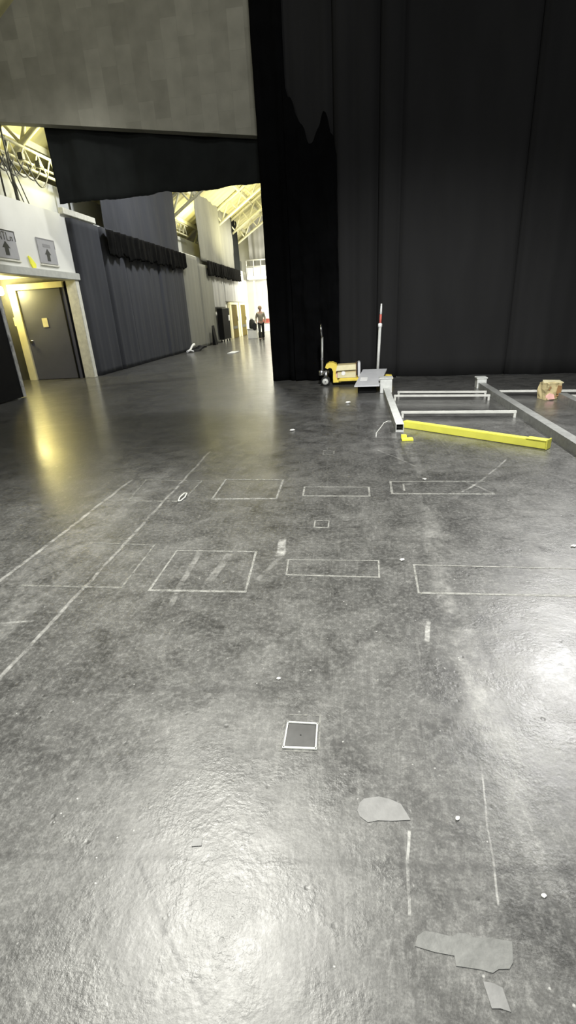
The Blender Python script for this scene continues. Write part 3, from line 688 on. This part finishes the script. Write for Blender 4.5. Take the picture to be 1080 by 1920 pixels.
# tall pole leaning on the drape
po = empty('leaning_pole', (.55, 10.72, 0), label='tall grey pole with red and white tip leaning on the black drape', cat='pole')
p = MB(); p.tube([(.552, 10.70, 0), (.60, 10.76, 1.07)], .030, 12); child(p, 'lower_shaft', M['steel_pale'], po)
p = MB(); p.lathe([(.025, 0), (.042, .01), (.042, .07), (.025, .085)], (.60, 10.76, 1.05), n=14); child(p, 'collar', M['white'], po)
p = MB(); p.tube([(.602, 10.762, 1.12), (.612, 10.775, 1.30)], .024, 10); child(p, 'red_grip', M['red'], po)
p = MB(); p.tube([(.612, 10.775, 1.30), (.622, 10.79, 1.50)], [.024, .014], 10); child(p, 'white_tip', M['white'], po)

# ------------------------------------------------------------------ steel floor frame
G8 = 'square steel beams lying on the floor'
def beam(x0, y0, x1, y1, wd, h, m_, lab, end_block=None, open_end=True):
    e = empty('steel_beam', ((x0+x1)/2, (y0+y1)/2, 0), label=lab, cat='beam', group=G8)
    a = Vector((x0, y0, 0)); b_ = Vector((x1, y1, 0)); t = (b_-a).normalized(); n = Vector((t.y, -t.x, 0))
    th = .008; p = MB()
    for zc, ww, hh, off in ((th/2, wd, th, 0), (h-th/2, wd, th, 0), (h/2, th, h-2*th, wd/2-th/2), (h/2, th, h-2*th, -(wd/2-th/2))):
        c = (a+b_)/2 + n*off + Vector((0, 0, zc))
        ang = math.atan2(t.y, t.x); p.box(c, ((b_-a).length, ww, hh), Matrix.Rotation(ang, 3, 'Z'))
    child(p, 'tube', m_, e)
    p = MB(); p.box((a+b_)/2 + Vector((0, 0, h/2)), ((b_-a).length*.96, wd-2*th-.004, h*.3), Matrix.Rotation(math.atan2(t.y, t.x), 3, 'Z')); child(p, 'inner_core', M['dark'], e)
    if end_block:
        sx_, sy_, sz_ = end_block; cc = b_ + t*(sy_/2)
        p = MB(); p.box(cc+Vector((0, 0, sz_/2)), (sy_, sx_, sz_), Matrix.Rotation(math.atan2(t.y, t.x), 3, 'Z'), bevel=.006)
        p.box(cc+Vector((0, 0, sz_+.012)), (sy_*1.12, sx_*1.15, .024), Matrix.Rotation(math.atan2(t.y, t.x), 3, 'Z'), bevel=.004); child(p, 'end_block', M['steel_pale'], e)
    return e
beam(.605, 6.12, .63, 9.05, .10, .10, M['steel_pale'], 'pale grey square beam with open near end, left of the yellow bar', (.21, .20, .25))
beam(2.27, 4.55, 2.31, 9.15, .115, .105, M['steel'], 'long darker grey square beam right of the yellow bar', (.16, .18, .17))
beam(3.05, 5.2, 3.17, 7.85, .115, .105, M['steel'], 'dark grey square beam running off right behind the crumpled carton')
G9 = 'thin white cross rails between the beams'
def rail(x0, y0, x1, y1, lab, z=.075):
    e = empty('cross_rail', ((x0+x1)/2, (y0+y1)/2, 0), label=lab, cat='rail', group=G9)
    a = Vector((x0, y0, z)); b_ = Vector((x1, y1, z)); t = (b_-a).normalized()
    p = MB(); p.box((a+b_)/2, ((b_-a).length, .04, .035), Matrix.Rotation(math.atan2(t.y, t.x), 3, 'Z'), bevel=.004); child(p, 'bar', M['rail'], e)
    for q in (a+t*.02, b_-t*.02):
        p = MB(); p.box(q+Vector((0, 0, -z/2-.008)), (.03, .04, z-.018), Matrix.Rotation(math.atan2(t.y, t.x), 3, 'Z')); child(p, 'end_foot', M['rail'], e)
rail(.70, 6.94, 2.18, 6.74, 'white cross rail nearest, just behind the yellow bar')
rail(.71, 8.30, 2.17, 8.02, 'white cross rail in the middle of the steel frame')
rail(.80, 8.66, 2.20, 8.36, 'white cross rail farthest back between the beams')
rail(2.40, 8.38, 4.2, 8.02, 'white cross rail passing behind the crumpled carton')
rail(3.24, 7.74, 4.6, 7.46, 'short-seen white cross rail at the right picture edge')
# yellow bar
yb_ = empty('yellow_bar', (1.35, 5.8, 0), label='long lemon yellow bar lying aslant across the floor frame', cat='bar')
a = Vector((.69, 6.36, 0)); b_ = Vector((2.035, 5.20, 0)); t = (b_-a).normalized(); R = Matrix.Rotation(math.atan2(t.y, t.x), 3, 'Z'); n = Vector((t.y, -t.x, 0))
p = MB(); p.box((a+b_)/2+Vector((0, 0, .045)), ((b_-a).length, .085, .088), R, bevel=.006); child(p, 'box_section', M['yellow_beam'], yb_)
p = MB(); p.box(b_-t*.10+Vector((0, 0, .092)), (.22, .10, .008), R); p.box(b_+t*.006+Vector((0, 0, .055)), (.012, .11, .105), R, bevel=.002); child(p, 'end_cap', M['yellow_beam'], yb_)
p = MB(); p.box(a-t*.005+Vector((0, 0, .045)), (.01, .07, .07), R); child(p, 'end_plate', M['steel'], yb_)
p = MB(); p.box((.655, 5.70, .012), (.13, .10, .020), bevel=.003); p.box((.62, 5.76, .03), (.06, .05, .04), bevel=.003)
tag(p.build('yellow_bracket', M['bright_yellow']), 'small L-shaped yellow bracket on the floor before the yellow bar', 'bracket')
p = MB(); pts = [(.30, 5.87), (.31, 6.05), (.345, 6.2), (.40, 6.43), (.44, 6.62), (.50, 6.72), (.545, 6.70)]
p.tube([(x, y, .006) for x, y in pts], .006, 6); tag(p.build('cord', M['rail']), 'thin pale cord trailing from the left steel beam', 'cord')
# crumpled carton / torn printed bag
bm = bmesh.new(); bmesh.ops.create_cube(bm, size=1.0); bmesh.ops.subdivide_edges(bm, edges=bm.edges[:], cuts=7, use_grid_fill=True)
for q in bm.verts:
    d_ = noise.noise_vector(q.co*3.1+Vector((3, 1, 5)))*.10
    q.co = Vector((q.co.x*.24*(1-.12*q.co.z), q.co.y*.22, q.co.z*.25)) + d_*.22
    if q.co.z < -.10: q.co.z = -.125
me = bpy.data.meshes.new('crumpled_carton'); bm.to_mesh(me); bm.free()
me.materials.append(M['card'])
e = empty('crumpled_carton', (3.03, 7.98, 0), label='crumpled printed carton with torn flaps at the end of the right beam', cat='box')
o = bpy.data.objects.new('carton_body', me); col.objects.link(o); o.location = (0, 0, .127); o.rotation_euler = (0, 0, .3); o.parent = e
p = MB(); p.prism([(-.12, -.02, .24), (.05, -.08, .25), (.17, -.04, .235), (.16, .10, .25), (-.08, .12, .26)], (0, 0, .012), 'z'); p.build('top_flap', M['card_pale'], e)
p = MB(); p.prism([(-.09, -.135, .01), (.03, -.145, .02), (.01, -.14, .09), (-.05, -.137, .11), (-.10, -.13, .07)], (0, -.006, 0), 'y'); p.build('red_print', M['pink'], e)
p = MB(); p.prism([(.045, -.135, .10), (.11, -.12, .08), (.12, -.12, .21), (.055, -.135, .22)], (0, -.006, 0), 'y'); p.build('torn_side', M['brown'], e)
p = MB(); p.prism([(-.06, -.137, .15), (-.035, -.139, .20), (-.05, -.139, .21), (-.085, -.136, .16)], (0, -.005, 0), 'y'); p.build('dark_print', M['brown'], e)
p = MB(); p.prism([(-.01, -.14, .02), (.09, -.13, .07), (.09, -.13, .09), (-.01, -.14, .04)], (0, -.005, 0), 'y'); p.build('dark_print', M['brown'], e)

# ------------------------------------------------------------------ marks on the floor
G10 = 'worn white tape outlines on the stage floor'
def outline(pts, wd, m_, lab, closed=True, skip=()):
    # one mesh of mitred flat strips lying on the floor
    P_ = [Vector((x, y, 0)) for x, y in pts]; p = MB(); n = len(P_)
    for i in range(n if closed else n-1):
        if i in skip: continue
        a, b_ = P_[i], P_[(i+1) % n]; t = (b_-a).normalized(); nn = Vector((t.y, -t.x, 0))
        L_ = (b_-a).length; k = max(2, int(L_/.05)); rnd = random.Random(i*7+int(a.x*100))
        w_ = wd*(1.5 if (i == 0) else 1.0)
        top = []; bot = []
        for j in range(k+1):
            c = a + t*(L_*j/k + (-wd/2 if j == 0 else (wd/2 if j == k else 0)))
            ww = w_*(.8+.4*rnd.random())
            z = .0016 + i*.00022
            top.append((p.bm.verts.new(c+nn*ww/2+Vector((0, 0, z))), p.bm.verts.new(c-nn*ww/2+Vector((0, 0, z)))))
        for j in range(k): p.bm.faces.new((top[j][0], top[j+1][0], top[j+1][1], top[j][1]))
    o = p.build('tape_outline', m_)
    sd = o.modifiers.new('thickness', 'SOLIDIFY'); sd.thickness = .0009
    return tag(o, lab, 'tape', G10)
outline([(-1.202, 2.355), (-.616, 2.354), (-.644, 2.855), (-1.205, 2.865)], .014, M['tape'], 'large near tape outline, square, left of the narrow one')
outline([(-.40, 2.554), (.16, 2.537), (.167, 2.74), (-.41, 2.745)], .010, M['tape'], 'near narrow tape outline behind the square floor hatch')
outline([(.368, 2.372), (1.30, 2.364), (1.32, 2.66), (.379, 2.69)], .012, M['tape'], 'near tape outline cut by the right picture edge', skip=(1,))
outline([(-1.98, 3.811), (-1.474, 3.80), (-1.455, 4.335), (-2.05, 4.39)], .020, M['tape_faint'], 'faint tape outline farthest left in the far row', skip=())
outline([(-1.216, 3.844), (-.646, 3.842), (-.648, 4.331), (-1.22, 4.37)], .018, M['tape'], 'square tape outline in the far row, below the yellowish gleam')
outline([(-.419, 3.90), (.151, 3.875), (.152, 4.10), (-.425, 4.125)], .016, M['tape'], 'narrow tape outline in the far row, behind the small bright one')
outline([(.342, 3.93), (1.167, 3.895), (1.16, 4.21), (.352, 4.24)], .018, M['tape'], 'long tape outline in the far row before the yellow bar', skip=(1,))
outline([(.452, 4.00), (.46, 4.166), (.533, 4.163)], .012, M['tape'], 'small corner of tape inside the long far outline', closed=False)
outline([(-.277, 3.248), (-.172, 3.242), (-.172, 3.365), (-.277, 3.371)], .010, M['tape'], 'tiny bright tape outline between the two rows')
outline([(-.309, 5.173), (-.193, 5.17), (-.195, 5.318), (-.309, 5.324)], .014, M['tape_faint'], 'tiny faint tape outline beyond the far row')
outline([(-2.05, 2.387), (-1.389, 2.38), (-1.40, 2.95), (-1.87, 2.98)], .014, M['tape_faint'], 'very faint near tape outline by the long floor line at left', skip=(3,))

# flush hatch
h = empty('floor_hatch', (-.196, 1.355, 0), label='small square floor hatch with pale frame, nearest the camera', cat='hatch')
p = MB(); p.prism([(-.250, 1.303, .0005), (-.143, 1.305, .0005), (-.144, 1.405, .0005), (-.249, 1.406, .0005)], (0, 0, .003), 'z'); child(p, 'plate', M['hatch'], h)
p = MB()
P4 = [(-.256, 1.295), (-.137, 1.297), (-.138, 1.413), (-.254, 1.414)]
for i, w_ in zip(range(4), (.010, .006, .008, .006)):
    a, b_ = Vector(P4[i]+(0,)), Vector(P4[(i+1) % 4]+(0,)); t = (b_-a).normalized()
    p.box((a+b_)/2+Vector((0, 0, .0028)), ((b_-a).length+w_, w_, .0055), Matrix.Rotation(math.atan2(t.y, t.x), 3, 'Z'), bevel=.001)
child(p, 'frame', M['trim'], h)
p = MB(); p.lathe([(.0025, 0), (.003, .0005), (.003, .001), (.001, .0012)], (-.198, 1.354, .0034), n=12); tag(child(p, 'finger_hole', M['dark'], h), 'dark finger hole')
outline([(-.270, 1.283), (-.124, 1.287), (-.130, 1.457), (-.268, 1.452)], .006, M['tape_faint'], 'scraps of tape framing the small floor hatch')

def patch(name, pts, m_, lab, z=.0015, grp='grey tape patches on the near floor'):
    p = MB(); p.prism([(x, y, .0004) for x, y in pts], (0, 0, z), 'z'); return tag(p.build(name, m_), lab, 'tape', grp)
patch('tape_patch', [(.012, 1.071), (.02, 1.098), (.035, 1.114), (.083, 1.125), (.12, 1.118), (.153, 1.104), (.166, 1.078), (.178, 1.053), (.12, 1.045), (.075, 1.043), (.045, 1.034), (.02, 1.052)], M['tape_patch'], 'pale pointed tape patch right of the small floor hatch')
patch('tape_patch', [(.152, .723), (.160, .745), (.179, .758), (.21, .757), (.246, .752), (.263, .761), (.283, .762), (.30, .755), (.34, .758), (.394, .755), (.39, .735), (.384, .712), (.372, .698), (.346, .695), (.33, .686), (.305, .690), (.246, .692), (.246, .712), (.20, .715)], M['tape_patch2'], 'long ragged tape patch at the lower right')
patch('tape_patch', [(.303, .668), (.325, .667), (.345, .66), (.352, .618), (.33, .622), (.311, .62)], M['tape_patch'], 'small tape patch at the bottom below the long ragged one')

G11 = 'white litter scraps on the floor'
for (x, y, s, rz, m_, lab) in ((-.325, 1.654, .010, .3, 'paper', 'white crumb on the floor just behind the hatch'),
        (.323, 1.069, .008, .8, 'paper', 'white scrap right of the pointed tape patch'), (.509, .869, .007, .1, 'paper', 'white scrap near the lower right picture edge'),
        (-.780, 6.33, .035, .5, 'paper', 'white scrap in the mid floor before the yellow pallet truck'), (1.404, 2.948, .018, .2, 'paper', 'white scrap at the right picture edge by the cut-off outline'),
        (.315, 2.75, .016, 1.0, 'paper', 'white crumb behind the near left corner of the cut-off outline'),
        (.66, 4.28, .02, .3, 'paper', 'white crumb on the back line of the long far outline'), (-.05, 8.2, .045, .6, 'paper', 'white scrap on the floor before the pallet truck forks')):
    bm = bmesh.new(); bmesh.ops.create_icosphere(bm, subdivisions=2, radius=1)
    for q in bm.verts:
        k = 1+.45*noise.noise(q.co*2+Vector((x*9, y*5, 0))); q.co = Vector((q.co.x*s*k, q.co.y*s*.7*k, q.co.z*s*.35*k))
    me = bpy.data.meshes.new('paper_scrap'); bm.to_mesh(me); bm.free(); me.materials.append(M[m_])
    o = bpy.data.objects.new('paper_scrap', me); col.objects.link(o); o.location = (x, y, s*.34); o.rotation_euler = (0, 0, rz); tag(o, lab, 'litter', G11)
p = MB(); p.tube([(-1.505, 3.78, .008), (-1.515, 3.86, .016), (-1.50, 3.94, .022), (-1.475, 3.94, .022), (-1.468, 3.86, .016), (-1.485, 3.79, .008), (-1.505, 3.78, .008)], .007, 6, cap=False)
tag(p.build('tape_curl', M['trim']), 'curled loop of white tape at the corner of the faint far outline', 'tape')
p = MB(); p.box((-.479, .929, .0016), (.030, .022, .0025), Matrix.Rotation(.15, 3, 'Z')); tag(p.build('tape_scrap', M['tape_patch']), 'small pale tape scrap in the bright gleam at the lower left', 'tape')

# ------------------------------------------------------------------ lights
def area(name, loc, target, size, power, color, spread=180, shape='DISK'):
    l = bpy.data.lights.new(name, 'AREA'); l.shape = shape; l.size = size; l.energy = power; l.color = color; l.spread = math.radians(spread)
    o = bpy.data.objects.new(name, l); col.objects.link(o); o.location = loc
    o.rotation_euler = (Vector(target)-Vector(loc)).to_track_quat('-Z', 'Y').to_euler(); return o
def spot(name, loc, target, power, color, angle, blend=.6, r=.15):
    l = bpy.data.lights.new(name, 'SPOT'); l.energy = power; l.color = color; l.spot_size = math.radians(angle); l.spot_blend = blend; l.shadow_soft_size = r
    o = bpy.data.objects.new(name, l); col.objects.link(o); o.location = loc
    o.rotation_euler = (Vector(target)-Vector(loc)).to_track_quat('-Z', 'Y').to_euler(); return o
W = (1.0, .985, .90)
spot('work_light', (-1.93, 4.08, 7.0), (-.5, .8, 0), 4250, W, 85, 1.0, .66)
spot('work_light', (4.3, 8.6, 6.4), (1.0, 2.2, 0), 2900, (1, .99, .96), 80, 1.0, .30)
area('work_light', (1.0, -3.0, 7.0), (0, 7, 0), 1.2, 620, (.98, .99, .98))
spot('drape_light', (.6, 2.0, 6.5), (1.2, 9.2, 0), 4400, (.99, .99, .97), 58, 1.0, .3)
spot('header_fill', (-2.0, 2.0, 5.0), (-4.6, 12, 7.6), 800, (1, .98, .90), 70, 1.0, .3)  # added flood without a known source, brightens the block wall
# side hall
area('hall_light', (-3.4, 17.0, 8.2), (-6.0, 18, 0), 1.0, 600, (.95, .97, 1.0))
area('hall_light', (-3.2, 26.0, 8.0), (-6.4, 26.5, 0), 1.0, 420, (1, .97, .82))
area('hall_light', (-3.8, 34.5, 3.4), (-6.2, 39.0, 1.0), 1.0, 680, (1, .96, .80))
area('hall_light', (-4.6, 33, 6.6), (-5.2, 33, 0), 1.0, 560, (1, .97, .84))
area('roof_fill', (-5.2, 30, 4.6), (-6.0, 31, 9), 1.0, 260, (1, .93, .55))
area('roof_fill', (-7.72, 27.6, 5.6), (-8.8, 27.2, 7.0), .9, 60, (1, .93, .50))  # unseen fill added behind the upper drape to brighten the roof gap
area('roof_fill', (-7.0, 14.2, 5.3), (-8.8, 12.8, 6.2), .5, 70, (1, .94, .50))
spot('wall_light', (-2.5, 9.0, 6.5), (-7.4, 12.2, 3.3), 800, (1, .99, .95), 50, 1.0, .3)
pl = bpy.data.lights.new('bulkhead_glow', 'POINT'); pl.energy = 100; pl.color = (1, .88, .36); pl.shadow_soft_size = .12
o = bpy.data.objects.new('bulkhead_glow', pl); col.objects.link(o); o.location = (-9.35, 13.2, 2.35)

wd = bpy.data.worlds.new('World'); sc.world = wd; wd.use_nodes = True
wd.node_tree.nodes['Background'].inputs[0].default_value = (.9, .95, 1, 1); wd.node_tree.nodes['Background'].inputs[1].default_value = .05

# ------------------------------------------------------------------ camera
FPX, PITCH, ROLL, YAW, H = 905.3, .396684, -.061338, .14231, 1.5
cy, sy = math.cos(YAW), math.sin(YAW)
fh = Vector((-sy, cy, 0)); ri = Vector((cy, sy, 0)); up = Vector((0, 0, 1))
fw = math.cos(PITCH)*fh - math.sin(PITCH)*up; uu = math.sin(PITCH)*fh + math.cos(PITCH)*up
r2 = math.cos(ROLL)*ri + math.sin(ROLL)*uu; u2 = -math.sin(ROLL)*ri + math.cos(ROLL)*uu
cd = bpy.data.cameras.new('camera'); cam = bpy.data.objects.new('camera', cd); col.objects.link(cam)
mw = Matrix((r2, u2, -fw)).transposed().to_4x4(); mw.translation = Vector((0, 0, H)); cam.matrix_world = mw
cd.sensor_fit = 'VERTICAL'; cd.sensor_height = 36; cd.sensor_width = 36; cd.lens = FPX/1920*36; cd.clip_start = .05; cd.clip_end = 200
sc.camera = cam
vs = sc.view_settings
vs.view_transform = 'Standard'; vs.look = 'None'; vs.exposure = 0.0; vs.gamma = 1.0; vs.use_curve_mapping = False
